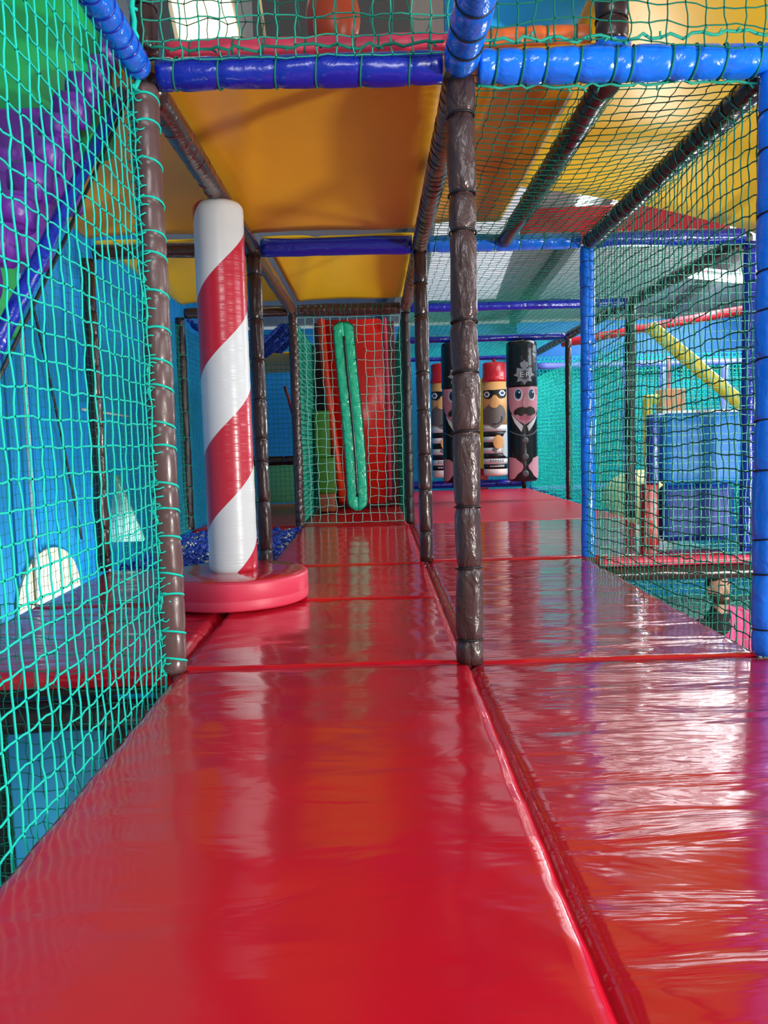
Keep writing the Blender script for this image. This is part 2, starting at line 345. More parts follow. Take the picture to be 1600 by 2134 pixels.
beam('lower of two thin dark blue crossbars, holding the policeman bags', (.05, 10, H), (2.05, 10, H), .045, BLUED, 12, bul=.04, tr=.002)
beam('dark crossbar farthest back, holding the robber bags', (.02, 12.4, H), (2.05, 12.4, H), .035, BLUED, 0)
beam('black beam running back beyond the right side net', (2.1, 5.25, H), (2.1, 7.53, H), .05, BLACKP, 0)
beam('black brown beam between black post and dark brown post', (2.1, 7.66, H), (2.1, 9.94, H), .05, BROWN, 10, tr=.002)
beam('brown beam behind the right policeman bag', (2.1, 10.06, H), (2.1, 12.35, H), .045, BROWN, 12, tr=.002)
beam('dark brown beam under the red mat edge at far left', (-2.09, 2.76, -.145), (-1.1, 2.76, -.145), .055, BLACKP, 0)
beam('brown beam under the red edged platform above the man', (1.12, 5.14, -.118), (2.2, 5.14, -.118), .044, BROWN, 0)
beam('brown beam across the far left chamber at waist height', (-2.05, 10.0, .58), (-.9, 10.0, .58), .06, BROWN, 5, tr=.002, tie=LAV)
pe = pad('platform_edge', 'glossy red padded edge of platform seen through right net', 'edge padding', (1.12, 5.16, -.040), (2.16, 5.16, -.040), .030, ROSE, 0)
pad('platform_edge', 'dark red edge of the far left deck beyond the rope pit', 'edge padding', (-2.05, 7.57, -.05), (-1.1, 7.57, -.05), .045, REDD, 0)
pad('platform_edge', 'red padded roll lying on top of the dark blue front crossbar', 'edge padding', (-1.0, 2.93, 2.155), (-.03, 2.93, 2.165), .04, ROSE, 7, tie=TEALD, bul=.05)
pad('platform_edge', 'orange padded roll on the bright blue crossbar, upper right', 'edge padding', (.08, 2.93, 2.165), (.47, 2.93, 2.175), .045, ORNG, 4, tie=TEALD, bul=.08)
pad('padded_post', 'dark post standing on the bright blue crossbar at top right', 'post', (.53, 2.86, 2.12), (.53, 2.86, 3.6), .055, BROWN, 10, bul=.1)
pad('post_collar', 'blue collar at the foot of the upper right post', 'collar', (.53, 2.86, 2.07), (.53, 2.86, 2.118), .066, BLUE, 0)
pad('padded_post', 'dark netted post above the front left corner', 'post', (-1.05, 2.82, 2.1), (-1.05, 2.82, 3.6), .045, BROWN, 6)
# ------------------------------------------------------------------ ceiling sheets
def sheet(label, x0, x1, y0, y1, z, m, bulge=.0, n=24, name='ceiling_sheet'):
    X, Y = np.meshgrid(np.linspace(0, 1, n), np.linspace(0, 1, n), indexing='ij')
    Z = z-bulge*np.sin(np.pi*X)*np.sin(np.pi*Y)+.004*np.sin(X*9+Y*4)-.012*np.exp(-((X*.8+Y*.25-.28)/.03)**2)
    v = np.stack([x0+(x1-x0)*X, y0+(y1-y0)*Y, Z], -1).reshape(-1, 3)
    b = np.array([i*n+j for i in range(n-1) for j in range(n-1)]); F = np.stack([b, b+n, b+n+1, b+1], 1)
    o = mk(name, v, F, m); sd = o.modifiers.new('t', 'SOLIDIFY'); sd.thickness = .012; sd.offset = 1
    return tag(o, label, 'ceiling panel')
sheet('large orange yellow sheet overhead behind the dark blue front bar', -1.12, -.03, 2.9, 5.1, 2.1, YEL, -.05)
sheet('orange yellow sheet overhead in left half of right bay behind net', .03, .5, 2.9, 5.1, 2.13, YEL, -.02)
sheet('smaller bright yellow sheet overhead above the net doorway', -1.0, -.03, 5.26, 7.5, 2.1, YELB, -.03)
sheet('yellow sheet overhead behind the left side net', -2.08, -1.13, 2.9, 5.1, 2.1, YEL, -.03)
sheet('yellow sheet overhead between left post and striped pole', -2.08, -1.1, 5.26, 7.5, 2.1, YELB, -.03)
sheet('far yellow sheet above the blue rope canopy', -2.0, -1.1, 9.1, 11.6, 1.80, YELB, .0)
# big curved yellow slide underside, upper right
def slab_grid(name, label, cat, P, m, th=.02, parent=None):
    n, k = P.shape[:2]; b = np.array([i*k+j for i in range(n-1) for j in range(k-1)])
    o = mk(name, P.reshape(-1, 3), np.stack([b, b+k, b+k+1, b+1], 1), m, parent)
    sd = o.modifiers.new('t', 'SOLIDIFY'); sd.thickness = th; sd.offset = 0
    if parent is None: tag(o, label, cat)
    return o
sl = empty('slide', 'big curved yellow slide bed sweeping overhead at upper right', 'slide', (1.5, 4, 2.6))
t = np.linspace(0, 1, 20); q_ = np.linspace(0, 1, 16); T, Q = np.meshgrid(t, q_, indexing='ij')
Px = .62+2.1*T; Py = 3.15+2.3*Q+.5*T*Q; Pz = 2.62-.16*Q-.30*T*Q+.05*np.sin(np.pi*T)-.10*T*(1-Q)
slab_grid('slide_bed', '', '', np.stack([Px-1.5, Py-4, Pz-2.6], -1), YELP, .02, sl)
fl = Geo(); fl.tube([(.62+2.1*a-1.5, 3.12-4, 2.63+.05*math.sin(math.pi*a)-.10*a-2.6) for a in np.linspace(0, 1, 16)], .022, 8); fl.build('slide_rim', YELP, sl)
for a in (.12, .3, .48):
    bb = Geo(); bb.ball((.62+2.1*a-1.5, 3.09-4, 2.61-.1*a-2.6), .014, 10, 6); bb.build('bolt', METAL, sl)
P2 = np.stack([.55+2.2*T-1.5, 3.3+.9*Q-4, 2.86+.75*Q-.35*T-2.6], -1); slab_grid('slide_side_panel', '', '', P2, mat('pale yellow plastic', (.80, .62, .22), .4), .02, sl)
# red slide board and white pole of upper level
slab_grid('banner_board', 'long red board high up behind the yellow slide', 'board', np.stack([1.45+2.2*T, 9.6-.6*T+0*Q, 3.02+.42*Q-.12*T], -1), mat('red board', (.62, .015, .03), .4), .03)
# ------------------------------------------------------------------ nets
def shade_disp(a): return lambda u, v: a*np.sin(u*2.1+.5)*np.sin(v*1.6+.3)
c0 = .058
nA = net('safety_net', 'bright teal square mesh net forming the left side wall', (-1.065, .95, -1.25), (0, 1, 0), (0, 0, 1), 31, 49, c0, .0027, TEAL, 5, cv=.066, disp=lambda u, v: .01*np.sin(u*3)*np.sin(v*2), jit=.055)
helix('lacing', (-1.07, 2.755, .02), (-1.07, 2.755, 1.96), .016, .03, .0028, TEAL, nA, jit=1, shag=1.4)
knotty('edge_rope', (-1.075, 2.745, -.1), (-1.075, 2.745, 1.98), .005, .008, TEAL, nA)
knotty('edge_rope', (-1.06, 2.72, 1.95), (-1.02, 2.72, 3.3), .009, .015, TEAL, nA)
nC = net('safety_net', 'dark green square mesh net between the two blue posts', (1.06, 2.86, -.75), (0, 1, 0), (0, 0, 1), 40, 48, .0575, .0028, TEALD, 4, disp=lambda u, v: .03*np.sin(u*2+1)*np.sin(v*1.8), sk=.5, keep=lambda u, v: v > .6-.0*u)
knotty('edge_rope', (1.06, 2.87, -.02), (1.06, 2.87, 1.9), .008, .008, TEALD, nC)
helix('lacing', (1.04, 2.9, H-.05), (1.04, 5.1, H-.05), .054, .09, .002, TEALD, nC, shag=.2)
nC2 = net('safety_net', 'pale green net across the end of the red edged platform', (1.12, 5.12, -.05), (1, 0, 0), (0, 0, 1), 17, 34, .059, .0024, PALEC, 4, jit=.06)
net('safety_net', 'teal net hanging below the platform beside the man', (1.12, 5.16, -1.9), (1, 0, 0), (0, 0, 1), 24, 28, .06, .0017, TEALG, 3, keep=lambda u, v: u+.0*v < 1.6)
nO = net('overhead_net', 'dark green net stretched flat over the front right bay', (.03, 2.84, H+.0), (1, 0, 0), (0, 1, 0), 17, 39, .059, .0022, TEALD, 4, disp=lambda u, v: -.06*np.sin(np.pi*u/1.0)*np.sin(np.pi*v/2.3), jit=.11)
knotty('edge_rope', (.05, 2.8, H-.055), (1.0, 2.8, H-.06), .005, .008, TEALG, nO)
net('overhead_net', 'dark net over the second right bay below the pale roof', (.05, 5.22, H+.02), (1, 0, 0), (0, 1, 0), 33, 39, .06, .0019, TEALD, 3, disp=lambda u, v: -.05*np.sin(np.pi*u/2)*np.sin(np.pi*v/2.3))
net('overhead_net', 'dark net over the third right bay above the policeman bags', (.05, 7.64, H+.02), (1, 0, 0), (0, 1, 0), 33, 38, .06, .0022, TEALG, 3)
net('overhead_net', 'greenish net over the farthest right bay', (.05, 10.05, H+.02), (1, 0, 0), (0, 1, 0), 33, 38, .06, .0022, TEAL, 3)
nD = net('safety_net', 'teal net wall at the right of the punch bags', (2.1, 7.66, .02), (0, 1, 0), (0, 0, 1), 95, 33, .05, .0028, TEAL, 3)
net('safety_net', 'long pale teal net wall across the back right corner', (2.15, 12.5, -.6), (1, 0, 0), (0, 0, 1), 90, 42, .062, .006, TEAL, 3, jit=.16)
net('safety_net', 'second teal net wall behind the back right corner', (2.0, 13.1, -.6), (1, 0, 0), (0, 0, 1), 96, 42, .062, .007, TEAL, 3, jit=.16)
net('safety_net', 'teal net closing the end behind the robber bags', (.02, 12.9, -.2), (1, 0, 0), (0, 0, 1), 36, 38, .058, .0045, TEAL, 3)
nU = net('railing_net', 'upper teal net above the dark blue front crossbar', (-1.03, 2.72, H+.02), (1, 0, 0), (0, 0, 1), 17, 12, .062, .0027, TEALG, 4, jit=.12)
knotty('edge_rope', (-1.0, 2.72, H+.05), (-.06, 2.72, H+.05), .005, .01, TEALD, nU)
net('railing_net', 'second upper green net slack behind the front one', (-1.03, 3.1, H+.12), (1, 0, 0), (0, 0, 1), 15, 12, .068, .0022, TEALD, 3, jit=.2)
nU2 = net('railing_net', 'upper dark green net above the bright blue crossbar', (.05, 2.71, H+.03), (1, 0, 0), (0, 0, 1), 17, 12, .062, .0026, TEALD, 4, jit=.13, sk=.6)
knotty('edge_rope', (.05, 2.72, H+.052), (1.05, 2.72, H+.06), .0055, .01, TEALG, nU2)
net('safety_net', 'fine green net over the doorway with the green slit', (-1.02, 7.57, .03), (1, 0, 0), (0, 0, 1), 12, 24, .08, .003, PALEC, 4, keep=lambda u, v: ~((u > .42) & (u < .56) & (v > .1) & (v < 1.8)))
net('safety_net', 'dense teal net on the left inside the doorway chamber', (-1.03, 7.66, .02), (0, 1, 0), (0, 0, 1), 46, 38, .05, .0065, TEALG, 3)
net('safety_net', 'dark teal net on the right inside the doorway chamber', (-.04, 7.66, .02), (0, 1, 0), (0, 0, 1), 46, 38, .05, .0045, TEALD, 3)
net('safety_net', 'blue tinted net wall between left post and striped pole', (-2.1, 5.25, 0), (0, 1, 0), (0, 0, 1), 90, 38, .05, .0022, TEALG, 3)
net('safety_net', 'fine teal net wall deeper behind the left side net', (-2.1, 2.85, 0), (0, 1, 0), (0, 0, 1), 40, 35, .057, .0016, TEALG, 3, disp=lambda u, v: .02*np.sin(u*3))
net('safety_net', 'loose dark green net hanging in front of red mat edge at left', (-2.1, 2.70, -1.35), (1, 0, 0), (0, 0, 1), 17, 27, .06, .0020, TEALD, 4, jit=.2)
net('safety_net', 'black green net far below at lower left', (-3.2, 4.6, -2.05), (1, 0, 0), (0, 0, 1), 34, 33, .055, .003, TEALD, 3)
net('safety_net', 'grey green net in the far left chamber', (-2.05, 10.0, .02), (1, 0, 0), (0, 0, 1), 17, 33, .06, .003, TEALG, 3)
rp = net('rope_pit', 'tangled blue and white ropes in the pit behind the striped pole', (-2.05, 5.3, -.03), (1, 0, 0), (0, 1, 0), 36, 80, .028, .006, BLUC, 3, disp=lambda u, v: .04*np.sin(u*30+v*13)*np.sin(v*21), jit=.6, cat='rope')
net('pale_rope', 'pale rope tangle mixed into the blue rope pit', (-2.05, 5.3, -.06), (1, 0, 0), (0, 1, 0), 26, 56, .040, .006, mat('pale rope', (.6, .65, .5), .6), 3, disp=lambda u, v: .05*np.sin(u*23+v*17)*np.sin(v*15), jit=.6, parent=rp)
net('rope_canopy', 'dark blue rope canopy sagging left of the doorway', (-2.05, 7.7, 1.97), (1, 0, 0), (0, 1, 0), 38, 36, .026, .011, BLUC, 3, disp=lambda u, v: -.20*np.sin(np.pi*u/1.02)-.05*v+.02*np.sin(u*31+v*20), jit=.5, cat='rope')
net('safety_net', 'light blue green netting beneath the red edged platform', (1.3, 6.9, -1.9), (1, 0, 0), (0, 0, 1), 40, 28, .06, .0035, PALEC, 3, jit=.25)
net('safety_net', 'green netting glimpsed under the deck beside the man', (1.1, 7.8, -2.0), (1, 0, 0), (0, 0, 1), 50, 32, .055, .006, TEALD, 3, jit=.25)
# ------------------------------------------------------------------ striped pole on disc
PX, PY = -1.055, 4.05
pole = empty('spinning_pole', 'red and white candy striped padded pole standing on round base', 'play pole', (PX, PY, 0))
zb, zt_, Rp = .15, 1.965, .122
NA, NZ = 72, 150
def colour_of(a, z):      # wide helical stripe
    s = (z*1.0/.80 - a/(2*math.pi)*1.0 + .02) % 1.0
    return s
Vp = []; 
for j in range(NZ+1):
    z = zb+(zt_-zb)*j/NZ; e_ = min(z-zb, zt_-z); rr = Rp*(1-.12*max(0, 1-e_/.03)**2)
    for k in range(NA):
        a = 2*math.pi*k/NA+ (z*2*math.pi/.76)   # mesh lines follow the stripe edge
        rr2 = rr*(1+.004*math.sin(z*60)+.004*math.sin(3*a))
        Vp.append((rr2*math.cos(a), rr2*math.sin(a), z))
fr, fwh = [], []
for j in range(NZ):
    for k in range(NA):
        f = (j*NA+k, j*NA+(k+1) % NA, (j+1)*NA+(k+1) % NA, (j+1)*NA+k)
        (fr if k < NA//2 else fwh).append(f)
cap0 = tuple(NZ*NA+k for k in range(NA)); cap1 = tuple(reversed(range(NA)))
SH = math.radians(-0)
wo = mk('white_stripe', Vp, fwh+[cap0], WHT, pole); ro = mk('red_stripe', Vp, fr+[cap1], CRIM, pole)
for o in (wo, ro): o.rotation_euler = (0, 0, -2.56)
dsk = Geo(); Rd = .375
dsk.lathe([(Rd*.02, .012), (Rd-.008, .012), (Rd-.001, .018), (Rd, .024), (Rd+.001, .058), (Rd-.001, .062), (Rd+.001, .066), (Rd, .136), (Rd-.002, .143), (Rd-.008, .148), (Rd-.02, .150), (Rd*.6, .155), (.01, .156)], 72)
dd = dsk.build('disc_base', ROSE, pole)
tp = Geo(); tp.lathe([(Rd-.012, .146), (Rd-.03, .1535), (Rd*.6, .158), (.01, .159)], 72); tp.build('disc_top', REDN, pole)
# ------------------------------------------------------------------ green slit on the doorway net
sl2 = empty('net_slit', 'long green vinyl slit with black opening laced on the doorway net', 'net opening', (-.55, 7.55, .14))
def strip(w0, pts, y, th): 
    pass
gv = Geo(); n = 40
def slit_w(t): return .098*min(1, (t/.05+.35))*min(1, ((1-t)/.04+.45))
L_ = []; 
for i in range(n+1):
    t_ = i/n; z = 1.76*t_; cx = .055-.075*t_+.012*math.sin(t_*5); w_ = slit_w(t_)
    L_.append((cx, z, w_))
for side in (-1, 1):
    vs = []; fs = []
    for i, (cx, z, w_) in enumerate(L_):
        for k in range(7):
            s = k/6; inner = .0
            x = cx+side*(inner+(w_-inner)*s); vs.append((x, -.007*math.sin(math.pi*s)-.003*math.sin(z*40+k), z))
    for i in range(n):
        for k in range(6):
            f = (i*7+k, i*7+k+1, (i+1)*7+k+1, (i+1)*7+k); fs.append(f if side > 0 else f[::-1])
    o = mk('vinyl_flap', vs, fs, GRNL, sl2); sd = o.modifiers.new('t', 'SOLIDIFY'); sd.thickness = .008
bk = Geo(); bk.tube([(cx, -.011, z) for cx, z, w_ in L_[3:-3]], [.0095]*len(L_[3:-3]), 8); bk.build('slit_opening', BLKV, sl2)
g_ = Geo(); g_.tube([(L_[i][0]+L_[i][2], -.004, L_[i][1]) for i in range(n+1)]+[(L_[i][0]-L_[i][2], -.004, L_[i][1]) for i in range(n, -1, -1)], .0035, 5)
for i in range(2, n, 3):
    for sd_ in (-1, 1):
        cx, z, w_ = L_[i]; g_.tube([(cx+sd_*(w_+.006), -.01, z), (cx+sd_*(w_-.02), -.024, z+.006)], .003, 4)
g_.build('lacing', BLKC, sl2)
# ------------------------------------------------------------------ red slide in the doorway chamber
rs = empty('slide', 'tall red slide standing inside the chamber behind the green slit', 'slide', (-.5, 9.5, 0))
def prism(pts, y0, y1, name, m, parent, bev=.02):
    bm = bmesh.new(); vs = [bm.verts.new((x, y0, z)) for x, z in pts]; f = bm.faces.new(vs)
    ex = bmesh.ops.extrude_face_region(bm, geom=[f]); bmesh.ops.translate(bm, verts=[v for v in ex['geom'] if isinstance(v, bmesh.types.BMVert)], vec=(0, y1-y0, 0))
    bmesh.ops.recalc_face_normals(bm, faces=bm.faces[:])
    if bev: bmesh.ops.bevel(bm, geom=bm.edges[:], offset=bev, segments=3, affect='EDGES')
    me = bpy.data.meshes.new(name); bm.to_mesh(me); bm.free(); me.materials.append(m)
    me.polygons.foreach_set('use_smooth', np.ones(len(me.polygons), dtype=bool))
    o = bpy.data.objects.new(name, me); COL.objects.link(o)
    if parent is not None: o.parent = parent
    return o
prism([(-.27, .06), (.30, .06), (.33, 1.0), (.30, 2.2), (-.38, 2.2), (-.34, 1.2)], -.1, .0, 'slide_bed', mat('bright red vinyl', (.70, .015, .008), .3, .2, 8), rs)
ge = Geo(); ge.tube([(-.40, -.14, 2.2), (-.36, -.14, 1.5), (-.31, -.14, 1.0), (-.26, -.14, .5), (-.22, -.14, .1)], .045, 12); ge.build('side_roll', mat('orange red vinyl', (.80, .05, .01), .28, .3, 12), rs)
ge = Geo(); ge.tube([(.33, -.12, 2.2), (.35, -.12, 1.2), (.34, -.12, .1)], .022, 10); ge.build('side_roll', ROSE, rs)
rbox('wall_pad', -1.0, -.05, 9.62, 9.72, .0, 2.2, mat('maroon vinyl', (.10, .008, .008), .5)); tag(bpy.context.scene.objects['wall_pad'], 'dark maroon padding behind the red slide', 'padding')
o = rbox('foam_block', -1.0, -.83, 9.1, 9.3, .62, 1.15, LIMD); tag(o, 'upper lime green foam block left of the red slide', 'foam block')
o = rbox('foam_block', -.98, -.78, 9.0, 9.3, .22, .62, LIMD); tag(o, 'lower lime green foam block left of the red slide', 'foam block')
o = rbox('foam_block', -.96, -.78, 8.9, 9.2, .02, .22, mat('brown orange vinyl', (.30, .07, .02), .45)); tag(o, 'orange foam block on the chamber floor', 'foam block')
# ------------------------------------------------------------------ punch bags
def wrapped(name, polys, R, m, parent, off=.004, step=.02, dome=0):
    """flat outlines (u, z) wrapped round a cylinder and given a little thickness"""
    bm = bmesh.new()
    for pts in polys:
        vs = [bm.verts.new((u, 0, z)) for u, z in pts]; bm.faces.new(vs)
    bmesh.ops.triangulate(bm, faces=bm.faces[:])
    us = [v.co.x for v in bm.verts]; u = min(us)+step
    while u < max(us):
        bmesh.ops.bisect_plane(bm, geom=bm.verts[:]+bm.edges[:]+bm.faces[:], plane_co=(u, 0, 0), plane_no=(1, 0, 0)); u += step
    for v in bm.verts:
        a = v.co.x/R; z = v.co.z; v.co = Vector(((R+off)*math.sin(a), -(R+off)*math.cos(a), z))
    ex = bmesh.ops.extrude_face_region(bm, geom=bm.faces[:])
    for v in [q for q in ex['geom'] if isinstance(q, bmesh.types.BMVert)]:
        s = (R-.006)/math.hypot(v.co.x, v.co.y); v.co.x *= s; v.co.y *= s
    bmesh.ops.recalc_face_normals(bm, faces=bm.faces[:])
    me = bpy.data.meshes.new(name); bm.to_mesh(me); bm.free(); me.materials.append(m)
    o = bpy.data.objects.new(name, me); COL.objects.link(o); o.parent = parent; return o
def ell(cx, cz, rx, rz, n=20): return [(cx+rx*math.cos(2*math.pi*k/n), cz+rz*math.sin(2*math.pi*k/n)) for k in range(n)]
def letters(txt, size, cx, cz, R, m, parent, name, off=.012):
    cu = bpy.data.curves.new('t', 'FONT'); cu.body = txt; cu.size = size; cu.align_x = 'CENTER'; cu.align_y = 'CENTER'; cu.extrude = .002
    to = bpy.data.objects.new('t', cu); COL.objects.link(to); bpy.context.view_layer.update()
    me = bpy.data.meshes.new_from_object(to.evaluated_get(bpy.context.evaluated_depsgraph_get())); bpy.data.objects.remove(to)
    for v in me.vertices:
        u, z, w = cx+v.co.x, cz+v.co.y, v.co.z; v.co = Vector(((R+off+w)*math.sin(u/R), -(R+off+w)*math.cos(u/R), z))
    me.materials.clear(); me.materials.append(m); o = bpy.data.objects.new(name, me); COL.objects.link(o); o.parent = parent; return o
PINK = mat('pink print', (.72, .30, .38), .4); PINKD = mat('deep pink print', (.62, .16, .24), .4); WHP = mat('white print', (.85, .87, .88), .4)
BLUP = mat('dark blue print', (.02, .07, .20), .3); BLKPt = mat('black print', (.01, .01, .012), .35); GRYP = mat('grey print', (.16, .17, .19), .4)
SILV = mat('silver grey print', (.30, .32, .36), .35); TANP = mat('tan print', (.78, .40, .14), .4); STUB = mat('stubble grey print', (.16, .13, .12), .4); ORP = mat('light orange print', (.80, .40, .14), .4)
def copy_tree(o, parent=None):
    c = o.copy(); COL.objects.link(c); c.parent = parent
    for ch in list(o.children): copy_tree(ch, c)
    return c
# policeman bag: coordinates measured in the zoomed photograph
Rb = .185
def pc(X, Y): return (Rb*math.asin(max(-.97, min(.97, (X-1325)/1067/Rb))), 1.72-(Y-165)/1067)
pol = empty('punch_bag', 'policeman punch bag with black helmet and moustache, rightmost bag', 'punch bag', (1.52, 10, .245), 'figure punch bags')
b_ = Geo(); b_.lathe([(.05, .0), (Rb-.02, .002), (Rb-.004, .015), (Rb, .03), (Rb, .6), (Rb*.99, 1.1), (Rb, 1.2)], 40); b_.build('bag_body', BLKV, pol)
b_ = Geo(); b_.lathe([(Rb+.002, 1.165), (Rb+.008, 1.18), (Rb+.005, 1.3), (Rb+.004, 1.45), (Rb+.002, 1.66), (Rb, 1.70), (Rb-.02, 1.718), (.02, 1.72)], 40); b_.build('helmet', BLKV, pol)
b_ = Geo(); b_.lathe([(.055, 1.715), (.05, 1.735), (.02, 1.76)], 16); b_.tube([(0, 0, 1.73), (0, 0, 1.80)], .03, 10); b_.build('hanging_strap', BLKV, pol)
wrapped('face', [[pc(*p) for p in [(1140, 770), (1515, 765), (1512, 950), (1500, 1060), (1470, 1140), (1400, 1215), (1330, 1255), (1255, 1215), (1180, 1130), (1150, 1060), (1138, 960)]]], Rb, PINK, pol)
wrapped('ear', [[pc(*p) for p in [(1475, 790), (1505, 790), (1505, 870), (1480, 860)]]], Rb, PINKD, pol, .007)
for cx in (1247, 1413):
    e_ = wrapped('eye', [[pc(x, y) for x, y in ell(cx, 868, 50, 80)]], Rb, WHP, pol, .008)
    wrapped('iris', [[pc(x, y) for x, y in ell(cx, 862, 37, 64)]], Rb, BLUP, e_, .012)
    wrapped('pupil', [[pc(x, y) for x, y in ell(cx+2, 872, 20, 36)]], Rb, BLKPt, e_, .015)
    wrapped('glint', [[pc(x, y) for x, y in ell(cx+12, 838, 9, 12)]], Rb, WHP, e_, .018)
wrapped('nose', [[pc(*p) for p in [(1337, 850), (1365, 920), (1385, 985), (1370, 1020), (1335, 1035), (1300, 1015), (1300, 960), (1315, 900)]]], Rb, mat('nose pink print', (.80, .36, .40), .35), pol, .014)
wrapped('mouth', [[pc(x, y) for x, y in ell(1335, 1168, 75, 32)]], Rb, PINKD, pol, .008)
wrapped('moustache', [[pc(*p) for p in [(1195, 1098), (1215, 1060), (1250, 1035), (1290, 1025), (1335, 1045), (1390, 1020), (1440, 1045), (1462, 1095), (1450, 1120), (1430, 1122), (1400, 1142), (1370, 1138), (1340, 1112), (1310, 1125), (1290, 1145), (1260, 1140), (1240, 1120), (1210, 1132)]]], Rb, mat('moustache print', (.025, .015, .015), .5), pol, .016)
wrapped('collar', [[pc(*p) for p in [(1168, 1120), (1235, 1205), (1303, 1272), (1280, 1350), (1200, 1225)]], [pc(*p) for p in [(1488, 1130), (1455, 1225), (1373, 1345), (1350, 1275), (1420, 1210)]]], Rb, WHP, pol, .008)
wrapped('lapel_line', [[pc(*p) for p in [(1150, 1330), (1230, 1375), (1330, 1396), (1430, 1372), (1498, 1318), (1500, 1330), (1432, 1386), (1330, 1410), (1228, 1388), (1150, 1344)]]], Rb, GRYP, pol, .006)
wrapped('necktie', [[pc(*p) for p in [(1300, 1262), (1345, 1262), (1360, 1340), (1330, 1395), (1295, 1340)]]], Rb, BLKPt, pol, .01)
for by in (1462, 1674, 1895):
    u_, z_ = pc(1325, by); b_ = Geo(); b_.ball((0, -Rb-.002, z_), (.042, .022, .042), 16, 10); b_.build('button', GRYP, pol)
wrapped('hand', [[pc(*p) for p in [(1140, 1678), (1200, 1690), (1290, 1768), (1300, 1810), (1280, 1860), (1230, 1900), (1190, 1960), (1160, 1975), (1140, 1960)]]], Rb, PINK, pol, .008)
wrapped('hand', [[pc(*p) for p in [(1515, 1665), (1430, 1695), (1410, 1740), (1360, 1790), (1370, 1830), (1405, 1870), (1440, 1930), (1490, 1965), (1512, 1900)]]], Rb, mat('light pink print', (.85, .45, .55), .4), pol, .008)
star = []
for k in range(32):
    a = 2*math.pi*k/32; r_ = 128 if k % 4 == 0 else (80 if k % 4 == 2 else 100); star.append(pc(1325+r_*math.sin(a), 612-r_*math.cos(a)))
bd = wrapped('star_badge', [star], Rb, SILV, pol, .012)
wrapped('crown', [[pc(*p) for p in [(1285, 520), (1270, 475), (1285, 450), (1310, 448), (1318, 425), (1332, 425), (1338, 448), (1362, 450), (1378, 478), (1362, 520)]]], Rb, SILV, bd, .014)
wrapped('badge_disc', [[pc(x, y) for x, y in ell(1325, 615, 58, 58)]], Rb, mat('dark grey print', (.05, .055, .07), .35), bd, .016)
letters('E·R', .085, *pc(1328, 615), Rb, WHP, bd, 'badge_letters', .019)
# robber bag
Rr = .183
def rc(X, Y): return (Rr*math.asin(max(-.985, min(.985, (X-973)/861/Rr))), 1.735-(Y-432)/861)
rob = empty('punch_bag', 'robber punch bag with red hat and eye mask beside the yellow strip', 'punch bag', (1.54, 12.4, .205), 'figure punch bags')
def ry(Y): return rc(973, Y)[1]
def band(y0, y1, m, nm, r=Rr):
    b_ = Geo(); b_.lathe([(r, ry(y1)), (r, ry(y0))], 40); return b_.build(nm, m, rob)
b_ = Geo(); b_.lathe([(.04, .0), (Rr-.02, .003), (Rr-.003, .02), (Rr, .04), (Rr, ry(1830))], 40); b_.build('bag_base', mat('pale print', (.80, .66, .62), .4), rob)
b_ = Geo(); b_.lathe([(Rr, ry(690)), (Rr+.012, ry(675)), (Rr+.014, ry(650)), (Rr+.003, ry(632)), (Rr-.002, ry(600)), (Rr-.004, ry(450)), (Rr-.03, ry(434)), (.01, ry(432))], 40); b_.build('red_hat', mat('red print', (.60, .01, .02), .3, .4, 12, coat=.3), rob)
b_ = Geo(); b_.tube([(0, 0, 1.73), (0, 0, 1.82)], .024, 8); b_.build('hanging_strap', REDC, rob)
band(690, 1252, TANP, 'face')
for y0, y1, m_ in [(1252, 1335, WHP), (1335, 1405, BLKPt), (1405, 1475, WHP), (1475, 1550, BLKPt), (1550, 1625, WHP), (1625, 1695, BLKPt), (1695, 1765, WHP), (1765, 1830, BLKPt)]:
    band(y0, y1, m_, 'jumper_stripe')
wrapped('eye_mask', [[rc(*p) for p in [(822, 800), (880, 795), (940, 800), (1000, 795), (1060, 788), (1112, 790), (1110, 860), (1085, 900), (1040, 912), (1000, 895), (975, 862), (940, 858), (915, 890), (880, 915), (840, 905), (822, 880)]]], Rr, BLKPt, rob, .006)
for cx, cy, w_ in ((860, 853, 34), (1048, 840, 46)):
    e_ = wrapped('eye', [[rc(*p) for p in [(cx-w_, cy), (cx-w_*.4, cy-36), (cx+w_*.4, cy-36), (cx+w_, cy), (cx+w_*.4, cy+36), (cx-w_*.4, cy+36)]]], Rr, WHP, rob, .010)
    wrapped('pupil', [[rc(x, y) for x, y in ell(cx, cy, w_*.5, 20)]], Rr, BLUP, e_, .013)
wrapped('stubble', [[rc(*p) for p in [(815, 1060), (850, 1010), (890, 985), (960, 1020), (1010, 985), (1055, 1010), (1085, 1060), (1095, 1120), (1080, 1180), (1045, 1240), (1000, 1280), (960, 1300), (915, 1280), (870, 1245), (815, 1230)]]], Rr, STUB, rob, .006)
wrapped('nose', [[rc(*p) for p in [(930, 870), (965, 870), (990, 950), (1000, 1000), (970, 1030), (930, 1032), (895, 1010), (900, 955)]]], Rr, ORP, rob, .016)
wrapped('smile', [[rc(*p) for p in [(925, 1232), (975, 1232), (1015, 1212), (1035, 1180), (1030, 1140), (1044, 1140), (1050, 1180), (1030, 1222), (980, 1248), (925, 1246)]]], Rr, BLKPt, rob, .010)
wrapped('sleeve', [[rc(*p) for p in [(1132, 1300), (1070, 1370), (1040, 1440), (1060, 1500), (1030, 1570), (1060, 1650), (1105, 1680), (1132, 1640)]]], Rr, mat('light grey print', (.55, .60, .60), .4), rob, .006)
wrapped('fist', [[rc(x, y) for x, y in ell(990, 1475, 66, 92)]], Rr, ORP, rob, .014)
